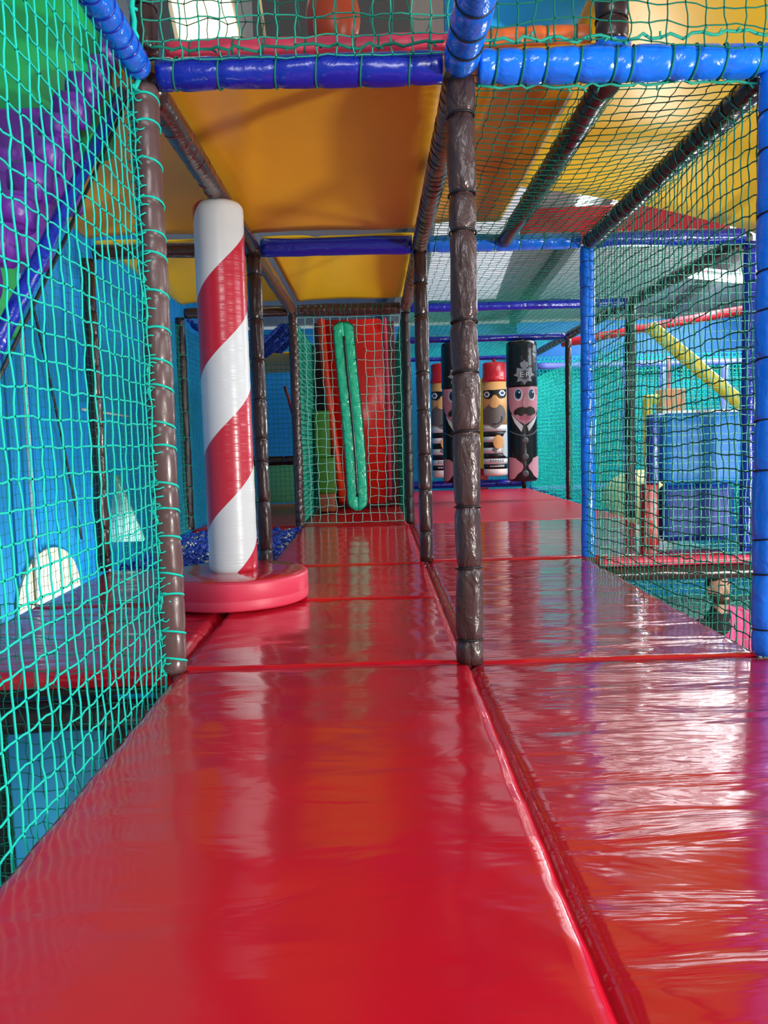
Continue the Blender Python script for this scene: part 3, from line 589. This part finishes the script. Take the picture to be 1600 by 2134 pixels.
wrapped('sack_neck', [[rc(*p) for p in [(945, 1530), (985, 1550), (960, 1620), (905, 1580)]]], Rr, GRYP, rob, .008)
prs = [(y, x) for y in (1712, 1732) for x in (880, 912, 944, 976, 1008, 1040)]
wrapped('small_print', [[rc(x, y-5), rc(x+22+6*((x//8) % 2), y-5), rc(x+22+6*((x//8) % 2), y+5), rc(x, y+5)] for y, x in prs], Rr, GRYP, rob, .005)
wrapped('small_print', [[rc(x, 1788), rc(x+24, 1788), rc(x+24, 1800), rc(x, 1800)] for x in (880, 912, 944, 976, 1008, 1040)], Rr, WHP, rob, .005)
p2 = copy_tree(pol); p2.location = (.715, 10, .245); p2['label'] = 'policeman punch bag half hidden behind the crumpled brown post'
r2b = copy_tree(rob); r2b.location = (.745, 12.4, .205); r2b['label'] = 'robber punch bag half hidden behind the left policeman bag'
o = rbox('foam_strip', 1.30, 1.46, 12.72, 12.82, .31, 1.73, YELK); tag(o, 'plain bright yellow upright strip between the punch bags', 'foam strip')
o = rbox('foam_strip', 1.2, 1.47, 12.73, 12.81, -2.1, .305, REDD); tag(o, 'red foot under the bright yellow strip', 'foam strip')
pad('low_rail', 'blue padded rail on the floor behind the punch bags', 'rail', (.1, 12.55, .08), (2.0, 12.55, .08), .06, BLUED, 6)
# ------------------------------------------------------------------ stair behind the left net
st = empty('stair', 'green and purple foam stair climbing behind the upper left of net', 'stair', (-1.6, 2.3, 1.4))
def stp(x0, x1, y0, y1, z0, z1, m, nm, bev=.03): 
    o = rbox(nm, x0+1.6, x1+1.6, y0-2.3, y1-2.3, z0-1.4, z1-1.4, m, st, bev); return o
stp(-2.05, -1.20, 2.66, 2.98, 1.80, 2.24, GREENV, 'green_step', .05)
stp(-2.05, -1.26, 2.50, 2.78, 1.56, 1.82, PURP, 'purple_step')
stp(-2.05, -1.28, 2.28, 2.54, 1.33, 1.57, PURP, 'purple_step')
stp(-2.05, -1.30, 2.04, 2.32, 1.10, 1.37, LIME if False else GREENV, 'green_step')
stp(-2.05, -1.30, 1.80, 2.08, .88, 1.12, PURP, 'purple_step')
ax_ = Vector((0, 2.88-1.66, 2.02-.90)); 
for i in range(11):
    t_ = i/10; y = 1.72+1.14*t_; z = 1.02+1.06*t_
    g_ = Geo(); g_.tube([(.36, y-2.3+.0, z-1.4+.05), (.44, y-2.3, z-1.4+.04)], .052, 12); g_.build('side_bolster', PURP, st)
g_ = Geo(); g_.tube([(.452, 1.60-2.3, .83-1.4), (.452, 2.86-2.3, 2.0-1.4)], .020, 10); g_.build('blue_rail', BLUED, st)
g_ = Geo(); g_.tube([(.47, 1.60-2.3, .795-1.4), (.47, 2.2-2.3, 1.345-1.4), (.47, 2.87-2.3, 1.985-1.4)], .0055, 6); g_.build('black_cord', BLKC, st)
# ------------------------------------------------------------------ left background: painted hall wall
gw = mat('blue painted wall', (.008, .29, .68), .5, .1, 2, var=.12)
def wallbox(nm, x0, x1, y0, y1, z0, z1, m): g_ = Geo(); g_.box(x0, x1, y0, y1, z0, z1); return struct(g_.build(nm, m, smooth=False))
wallbox('wall_left', -3.15, -3.0, 2.0, 14.2, -2.1, 4.4, gw)
wallbox('wall_back', -3.2, 9.2, 14.0, 14.2, -2.1, 2.75, gw)
wallbox('wall_right', 9.0, 9.2, 8, 14.2, -2.1, 3.2, gw)
flo = wallbox('floor', -3.2, 9.2, -2, 14.2, -2.2, -2.1, mat('grey carpet', (.16, .15, .15), .9, .2, 40))
# ribs of the painted cladding
rb = Geo()
for i in range(30): rb.box(-3.0, -2.985, 2.3+i*.4, 2.33+i*.4, -2.1, 4.0)
struct(rb.build('trim_1', gw, smooth=False))
def disc_wall(nm, label, cy, cz, ry_, rz_, m, x=-2.985):
    g_ = Geo(); n = 40; v = [(x-.01, cy+ry_*math.cos(2*math.pi*k/n), cz+rz_*math.sin(2*math.pi*k/n)) for k in range(n)]+[(x+.012, cy+ry_*math.cos(2*math.pi*k/n), cz+rz_*math.sin(2*math.pi*k/n)) for k in range(n)]
    g_.add(v, [tuple(range(n))[::-1], tuple(n+k for k in range(n))]+[(k, (k+1) % n, n+(k+1) % n, n+k) for k in range(n)])
    return tag(g_.build(nm, m, smooth=False), label, 'painted glow')
disc_wall('wall_glow_patch', 'cream patch painted as light glow low on the blue wall at far left', 6.45, -.42, .62, .42, mat('cream painted glow', (.85, .75, .52), .6))  # light glow at the wall foot, painted as a cream ellipse
g_ = Geo(); g_.tube([(-2.95, 6.15, 4), (-2.95, 6.12, -2.1)], .02, 10); tag(g_.build('drain_pipe', WHT), 'thin white vertical pipe on the blue wall', 'pipe')
g_ = Geo(); g_.tube([(-2.93, 6.1+.95*t_**.8, 2.3-2.3*t_) for t_ in np.linspace(0, 1, 16)], .012, 6); tag(g_.build('cable', BLKC), 'thin black cable curving down the blue wall', 'cable')
g_ = Geo(); g_.tube([(-2.95, 7.3, 1.15), (-2.9, 8.6, 1.12)], .012, 6); tag(g_.build('rope', mat('pale cord', (.8, .72, .55), .6)), 'pale cord tied across the blue wall behind left post', 'rope')
prism([(-2.9, -.1), (-2.55, -.1), (-2.78, .55)], 7.6, 7.7, 'foam_wedge', mat('mint vinyl', (.45, .80, .68), .5), None, .01); tag(S.objects['foam_wedge'], 'pale mint wedge behind the left brown post', 'foam wedge')
# lower storey, left
o = rbox('shade_board', -2.95, -1.95, 4.7, 4.75, -2.1, -.3, mat('dark green board', (.01, .03, .025), .8)); tag(o, 'dark board added for shade under the far left deck', 'panel')  # board added to darken the lower wall below the deck
o = rbox('blue_screen', -1.86, -1.44, 3.2, 3.35, -2.1, -.24, mat('teal blue panel', (.03, .36, .62), .5)); tag(o, 'teal blue panel below the deck at lower left', 'panel')
pad('padded_post', 'dark post below the deck at lower left', 'post', (-1.38, 3.1, -2.1), (-1.38, 3.1, -.2), .045, BLACKP, 0)
# far left chamber contents
g_ = Geo(); g_.tube([(-1.42, 10.06, 1.5), (-1.2, 10.06, .62)], .018, 8); tag(g_.build('rope', REDC), 'red rope slanting in the far left chamber', 'rope')
slab_grid('slide', 'green curved slide in the far left chamber', 'slide', np.stack([-1.35+.28*T+.05*Q, 11.2+0*Q, 1.6-1.6*Q+0*T], -1), LIME, .03)
o = rbox('foam_block', -2.0, -1.3, 10.7, 11.0, .0, .55, mat('light green vinyl', (.2, .75, .3), .4)); tag(o, 'light green foam block far behind the striped pole', 'foam block')
# ------------------------------------------------------------------ right background
def bar(nm, label, cat, p0, p1, r, m, nt=0, **k): return pad(nm, label, cat, p0, p1, r, m, nt, **k)
bar('padded_bar', 'long slanting yellow padded bar seen through right net', 'padded bar', (2.6, 8.5, 1.91), (3.68, 8.5, .98), .075, mat('lemon vinyl', (.85, .70, .05), .4), 0)
bar('padded_post', 'yellow ended post holding the slanting yellow bar', 'post', (3.74, 8.5, -2.1), (3.74, 8.5, 1.05), .05, BLACKP, 0)
bar('padded_beam', 'lavender blue bar across the back right net', 'beam', (2.2, 12.35, 1.86), (5.4, 12.35, 1.86), .05, LAV, 0)
bar('padded_beam', 'lavender blue lower bar of the back right net', 'beam', (2.2, 13.05, -.06), (5.4, 13.05, -.06), .055, LAV, 0)
bar('padded_post', 'lavender blue post left of the black post behind net', 'post', (3.52, 12.3, -.1), (3.52, 12.3, 1.8), .055, LAV, 0)
bar('padded_post', 'lavender blue post near the right blue post', 'post', (5.05, 12.3, .4), (5.05, 12.3, 1.8), .055, LAV, 0)
bar('padded_post', 'short lavender post above the blue box', 'post', (4.1, 12.3, .9), (4.1, 12.3, 1.8), .045, LAV, 0)
o = rbox('foam_block', 3.08, 3.36, 9.5, 9.7, 1.02, 1.31, ORNP); tag(o, 'pale orange foam cube above the blue box', 'foam block')
g_ = Geo(); g_.tube([(3.2, 9.6, 1.31), (3.2, 9.6, 1.7)], .022, 8); tag(g_.build('rod', PINK), 'thin pink rod above the orange cube', 'rod')
bar('padded_post', 'slim yellow post left of the blue box', 'post', (2.95, 9.6, .15), (2.95, 9.6, 1.25), .055, mat('mustard vinyl', (.75, .62, .08), .4), 0)
bar('padded_bar', 'short yellow bar beside the orange cube', 'padded bar', (2.98, 9.6, 1.2), (3.1, 9.6, 1.2), .06, mat('lime yellow vinyl', (.60, .70, .1), .4), 0)
g_ = Geo(); g_.ball((2.78, 9.4, .05), (.42, .3, .32), 24, 14); tag(g_.build('ball_cushion', mat('cream yellow vinyl', (.78, .66, .32), .4)), 'rounded cream yellow cushion behind the black post', 'cushion')
rl = empty('roller_gate', 'big blue padded roller gate standing on the platform behind right net', 'roller', (1.95, 5.6, 0))
rbox('upper_roller', -.28, .30, -.08, .08, .42, .93, BLUEC, rl, .07, 6); rbox('lower_roller', -.28, .24, -.07, .07, .03, .43, mat('navy matt vinyl', (.004, .03, .28), .55), rl, .06, 6)
rbox('top_strip', -.28, .30, -.05, .05, .925, .945, WHP, rl, .004)
rbox('side_frame', -.36, -.30, -.06, .06, .44, .92, BLUED, rl, .01); rbox('side_frame', -.40, -.30, -.06, .06, 0, .44, REDD, rl, .01); rbox('side_frame', .31, .42, -.06, .06, 0, .44, REDD, rl, .01)
o = rbox('wall_panel', 2.1, 9, 13.6, 13.75, 1.9, 2.7, BLUEC); tag(o, 'bright blue panel band high on the back wall', 'panel')
bar('slide_rail', 'red rail rising to the right high behind the net', 'rail', (2.55, 12.2, 2.18), (4.7, 10.2, 2.36), .06, mat('rail red', (.7, .02, .04), .4), 0)
# ------------------------------------------------------------------ roof
roof = mat('pale corrugated roof', (.52, .52, .50), .6, .5, 3, (12, .2, .2))
rz = lambda y: 2.85+.22*(14.1-y)
g_ = Geo(); g_.add([(-3.2, 14.2, rz(14.2)), (9.2, 14.2, rz(14.2)), (9.2, 4.6, rz(4.6)), (-3.2, 4.6, rz(4.6)), (-3.2, 14.2, rz(14.2)+.1), (9.2, 14.2, rz(14.2)+.1), (9.2, 4.6, rz(4.6)+.1), (-3.2, 4.6, rz(4.6)+.1)],
    [(0, 1, 2, 3), (7, 6, 5, 4), (0, 4, 5, 1), (1, 5, 6, 2), (2, 6, 7, 3), (3, 7, 4, 0)])
struct(g_.build('ceiling', roof, smooth=False))
for i, x in enumerate((-2.2, .35, 2.6, 5.2, 7.6)):
    g_ = Geo(); a0, a1 = (x-.5, 13.9), (x+.5, 4.7)
    for s0, s1 in ((-.06, .06),):
        g_.add([(a0[0]+s0, a0[1], rz(13.9)-.22), (a0[0]+s1, a0[1], rz(13.9)-.22), (a1[0]+s1, a1[1], rz(4.7)-.22), (a1[0]+s0, a1[1], rz(4.7)-.22), (a0[0]+s0, a0[1], rz(13.9)-.01), (a0[0]+s1, a0[1], rz(13.9)-.01), (a1[0]+s1, a1[1], rz(4.7)-.01), (a1[0]+s0, a1[1], rz(4.7)-.01)],
              [(0, 1, 2, 3), (7, 6, 5, 4), (0, 4, 5, 1), (1, 5, 6, 2), (2, 6, 7, 3), (3, 7, 4, 0)])
    struct(g_.build('trim_%d' % (i+2), GREYR, smooth=False))
def skylight(i, x0, x1, y0, y1, strength, col=(.95, .97, 1)):
    m = mat('skylight %d' % i, col, .5, emit=strength); d = .015
    g_ = Geo(); g_.add([(x0, y0, rz(y0)-d), (x1, y0, rz(y0)-d), (x1, y1, rz(y1)-d), (x0, y1, rz(y1)-d)], [(0, 1, 2, 3)])
    return struct(g_.build('window_%d' % i, m, smooth=False))
skylight(1, 2.3, 5.2, 9.0, 11.3, 9)
skylight(2, -2.0, -1.4, 5.2, 7.6, 2.2, (1, .86, .55))
skylight(3, .55, 1.7, 9.5, 13.2, .45)
def led(i, p0, p1, label):
    p0, p1 = Vector(p0), Vector(p1); e = empty('tube_light', label, 'ceiling light', p0, 'tube lights')
    g_ = Geo(); g_.tube([(0, 0, 0), p1-p0], .035, 12); g_.build('tube', mat('lit tube', (.9, .96, 1), .5, emit=22), e)
    d = (p1-p0); q1 = Geo(); q1.tube([Vector((0, .03, .06)), d+Vector((0, .03, .06))], .05, 6); q1.build('housing', METAL, e)
    q2 = Geo()
    for f_ in (.1, .9):
        a_ = d*f_+Vector((0, .03, .08)); q2.tube([a_, a_+Vector((0, 0, rz((p0+a_).y)-(p0+a_).z))], .008, 5)
    q2.build('hanging_rod', METAL, e)
led(1, (3.56, 10, 2.72), (4.35, 10, 2.62), 'bright tube light glowing behind the right side net')
# ------------------------------------------------------------------ things glimpsed above the front crossbars
g_ = Geo(); g_.ball((-.47, 4.3, 2.95), (.14, .12, .19), 20, 12); tag(g_.build('hanging_bag', mat('burnt orange vinyl', (.42, .05, .01), .35)), 'orange rounded bag hanging on black straps at top', 'hanging bag')
g_ = Geo(); g_.tube([(-.52, 4.3, 3.1), (-.60, 4.3, 3.8)], .012, 6); g_.tube([(-.42, 4.3, 3.1), (-.36, 4.3, 3.8)], .012, 6); g_.build('strap', BLKC, S.objects['hanging_bag']).matrix_parent_inverse = Matrix()
g_ = Geo(); g_.ball((-1.02, 3.6, 2.32), (.13, .1, .2), 16, 10); tag(g_.build('foam_leaf', mat('leaf green vinyl', (.10, .36, .02), .5)), 'green rounded foam piece at top left corner', 'foam block')
g_ = Geo(); g_.tube([(-.83, 3.9, 3.2), (-.75, 3.95, 2.4)], .008, 6); tag(g_.build('rope', mat('gilt rope', (.8, .6, .3), .5)), 'thin pale rope hanging at top left of centre', 'rope')
o = rbox('wall_panel', -1.0, -.02, 5.2, 5.3, 2.15, 3.9, mat('grey brown panel', (.13, .11, .10), .6)); tag(o, 'grey brown panel seen through the upper front net', 'panel')
prism([(.08, 2.2), (.32, 2.3), (.78, 2.62), (.95, 3.2), (.08, 3.2)], 4.0, 4.15, 'blue_screen', mat('sky blue vinyl', (.01, .38, .95), .4), None, .02)
tag(S.objects['blue_screen.001'], 'blue slanted panel above the orange roll', 'panel')
# ------------------------------------------------------------------ man below the platform
def man():
    root = empty('person', 'bearded man in black top with pink garment on his shoulder, below platform', 'person', (2.33, 6.2, -2.1))
    g_ = Geo()
    def cap(a, b, ra, rb, n=14):
        a, b = Vector(a), Vector(b); k = 6; g_.tube([a.lerp(b, i/k) for i in range(k+1)], [ra+(rb-ra)*i/k for i in range(k+1)], n)
        g_.ball(a, ra, n, 8); g_.ball(b, rb, n, 8)
    # local coordinates, feet on z=0, facing -y and a little to his left
    for s in (-1, 1):
        cap((s*.10, 0, .90), (s*.11, -.02, .50), .085, .058); cap((s*.11, -.02, .50), (s*.11, .03, .09), .056, .040)
        cap((s*.11, .04, .05), (s*.12, -.14, .035), .042, .034)
        cap((s*.185, 0, 1.36), (s*.25, .02, 1.07), .055, .042); cap((s*.25, .02, 1.07), (s*.20, -.16, .88), .040, .028)
        hb = Vector((s*.195, -.19, .85)); cap(hb, hb+Vector((-s*.01, -.05, -.03)), .030, .028)
        for f in range(4):
            k0 = hb+Vector((s*(.024-.016*f), -.07, -.035)); ln = (.030, .034, .032, .025)[3-f]
            cap(k0, k0+Vector((-s*.004, -ln, -.016)), .0085, .008, 8); cap(k0+Vector((-s*.004, -ln, -.016)), k0+Vector((-s*.01, -ln-.008, -.016-ln*.8)), .008, .0065, 8)
        cap(hb+Vector((-s*.028, -.01, 0)), hb+Vector((-s*.05, -.04, -.02)), .011, .009, 8); cap(hb+Vector((-s*.05, -.04, -.02)), hb+Vector((-s*.048, -.065, -.035)), .009, .008, 8)
    for z, rx, ry_ in ((.93, .155, .105), (1.03, .145, .10), (1.13, .15, .105), (1.23, .17, .115), (1.32, .165, .11), (1.38, .13, .09)): g_.ball((0, 0, z), (rx, ry_, .09), 18, 10)
    cap((0, 0, 1.40), (0, -.01, 1.50), .058, .054)
    g_.ball((0, -.012, 1.625), (.076, .095, .105), 22, 16); g_.ball((0, -.03, 1.565), (.058, .072, .062), 18, 12)
    g_.ball((0, -.085, 1.512+.01), (.026, .024, .022), 10, 8)
    cap((0, -.100, 1.63), (0, -.122, 1.592), .010, .015, 10); g_.ball((.012, -.108, 1.588), .010, 8, 6); g_.ball((-.012, -.108, 1.588), .010, 8, 6)
    for s in (-1, 1):
        g_.ball((s*.078, .0, 1.605), (.012, .022, .032), 10, 8); g_.ball((s*.032, -.088, 1.645), (.024, .014, .009), 10, 6); g_.ball((s*.045, -.07, 1.595), (.022, .022, .018), 10, 6)
    g_.ball((0, -.098, 1.553), (.024, .012, .006), 10, 6); g_.ball((0, -.096, 1.543), (.022, .012, .006), 10, 6)
    me = bpy.data.meshes.new('body'); me.from_pydata([tuple(v) for v in g_.v], [], g_.f)
    o = bpy.data.objects.new('body', me); COL.objects.link(o); rm = o.modifiers.new('r', 'REMESH'); rm.mode = 'VOXEL'; rm.voxel_size = .0075; rm.use_smooth_shade = True
    sm = o.modifiers.new('s', 'SMOOTH'); sm.iterations = 3; sm.factor = .5
    bpy.context.view_layer.update(); m2 = bpy.data.meshes.new_from_object(o.evaluated_get(bpy.context.evaluated_depsgraph_get()))
    bpy.data.objects.remove(o); m2.materials.clear(); m2.materials.append(mat('skin', (.62, .33, .22), .5)); m2.polygons.foreach_set('use_smooth', np.ones(len(m2.polygons), dtype=bool))
    b = bpy.data.objects.new('body', m2); COL.objects.link(b); b.parent = root
    # clothing and hair: shells taken from the body surface
    def shell(nm, test, off, m):
        bm = bmesh.new(); bm.from_mesh(m2); bm.normal_update()
        bmesh.ops.delete(bm, geom=[f for f in bm.faces if not test(f.calc_center_median())], context='FACES')
        for v in bm.verts: v.co += v.normal*off
        mm = bpy.data.meshes.new(nm); bm.to_mesh(mm); bm.free(); mm.materials.append(m); mm.polygons.foreach_set('use_smooth', np.ones(len(mm.polygons), dtype=bool))
        s_ = bpy.data.objects.new(nm, mm); COL.objects.link(s_); s_.parent = root; return s_
    shell('hair', lambda c: c.z > 1.60 and (c.z > 1.685+.25*(-c.y-.06) if c.y < -.02 else True) and not (abs(c.x) > .068 and -.03 < c.y < .03 and c.z < 1.645), .007, mat('dark hair', (.035, .02, .014), .7, .5, 60))
    shell('beard', lambda c: 1.50 < c.z < 1.585+.35*max(0, c.y+.07) and c.y < .0 and not (abs(c.x) < .024 and c.y < -.085 and 1.541 < c.z < 1.560) and c.z < 1.60, .005, mat('brown beard', (.09, .045, .025), .8, .6, 70))
    shell('shirt', lambda c: .92 < c.z < 1.475-.02*(c.y < -.03) and (abs(c.x) < .24 or c.z > 1.2) and not (abs(c.x) < .05 and c.y < -.03 and c.z > 1.43) and not (c.y < -.09 and c.z < 1.0 and abs(c.x) > .14), .010, mat('black cotton', (.01, .01, .012), .8))
    shell('jeans', lambda c: .08 < c.z < .96 and abs(c.x) < .20 and c.y > -.12, .009, mat('dark denim', (.03, .05, .10), .85))
    shell('shoe', lambda c: c.z < .085, .010, mat('black shoe', (.02, .02, .02), .5))
    for s in (-1, 1):
        e_ = Geo(); e_.ball((s*.031, -.088, 1.628), (.012, .009, .009), 12, 8); e_.build('eye', mat('eye white', (.8, .8, .78), .3), root)
        e_ = Geo(); e_.ball((s*.031, -.0955, 1.628), (.0055, .003, .0055), 10, 6); e_.build('iris', BLKPt, root)
        e_ = Geo(); e_.tube([(s*.014, -.104, 1.650), (s*.034, -.101, 1.656), (s*.052, -.086, 1.650)], .0042, 6); e_.build('eyebrow', MATS['dark hair'], root)
    root.rotation_euler = (math.radians(-3), math.radians(-8), math.radians(18)); root.scale = (1.06, 1.06, 1.06)
    return root
mn = man(); mn.location = (2.60, 6.2, -2.13)
# pink garment over his shoulder
n = 26; U_, V_ = np.meshgrid(np.linspace(0, 1, n), np.linspace(0, 1, n), indexing='ij')
gx = 2.38+.25*V_+.02*np.sin(U_*19); gy = 6.2-.17*np.cos(U_*math.pi)+.012*np.sin(V_*23+U_*5); gz = -.585-.06*V_-.50*np.abs(np.cos(U_*math.pi))**2.2+.015*np.sin(V_*17+U_*9)
slab_grid('pink_jacket', 'pink jacket slung over the shoulder of the bearded man', 'jacket', np.stack([gx, gy, gz], -1), mat('pink fabric', (.80, .10, .28), .8, .4, 20), .03)
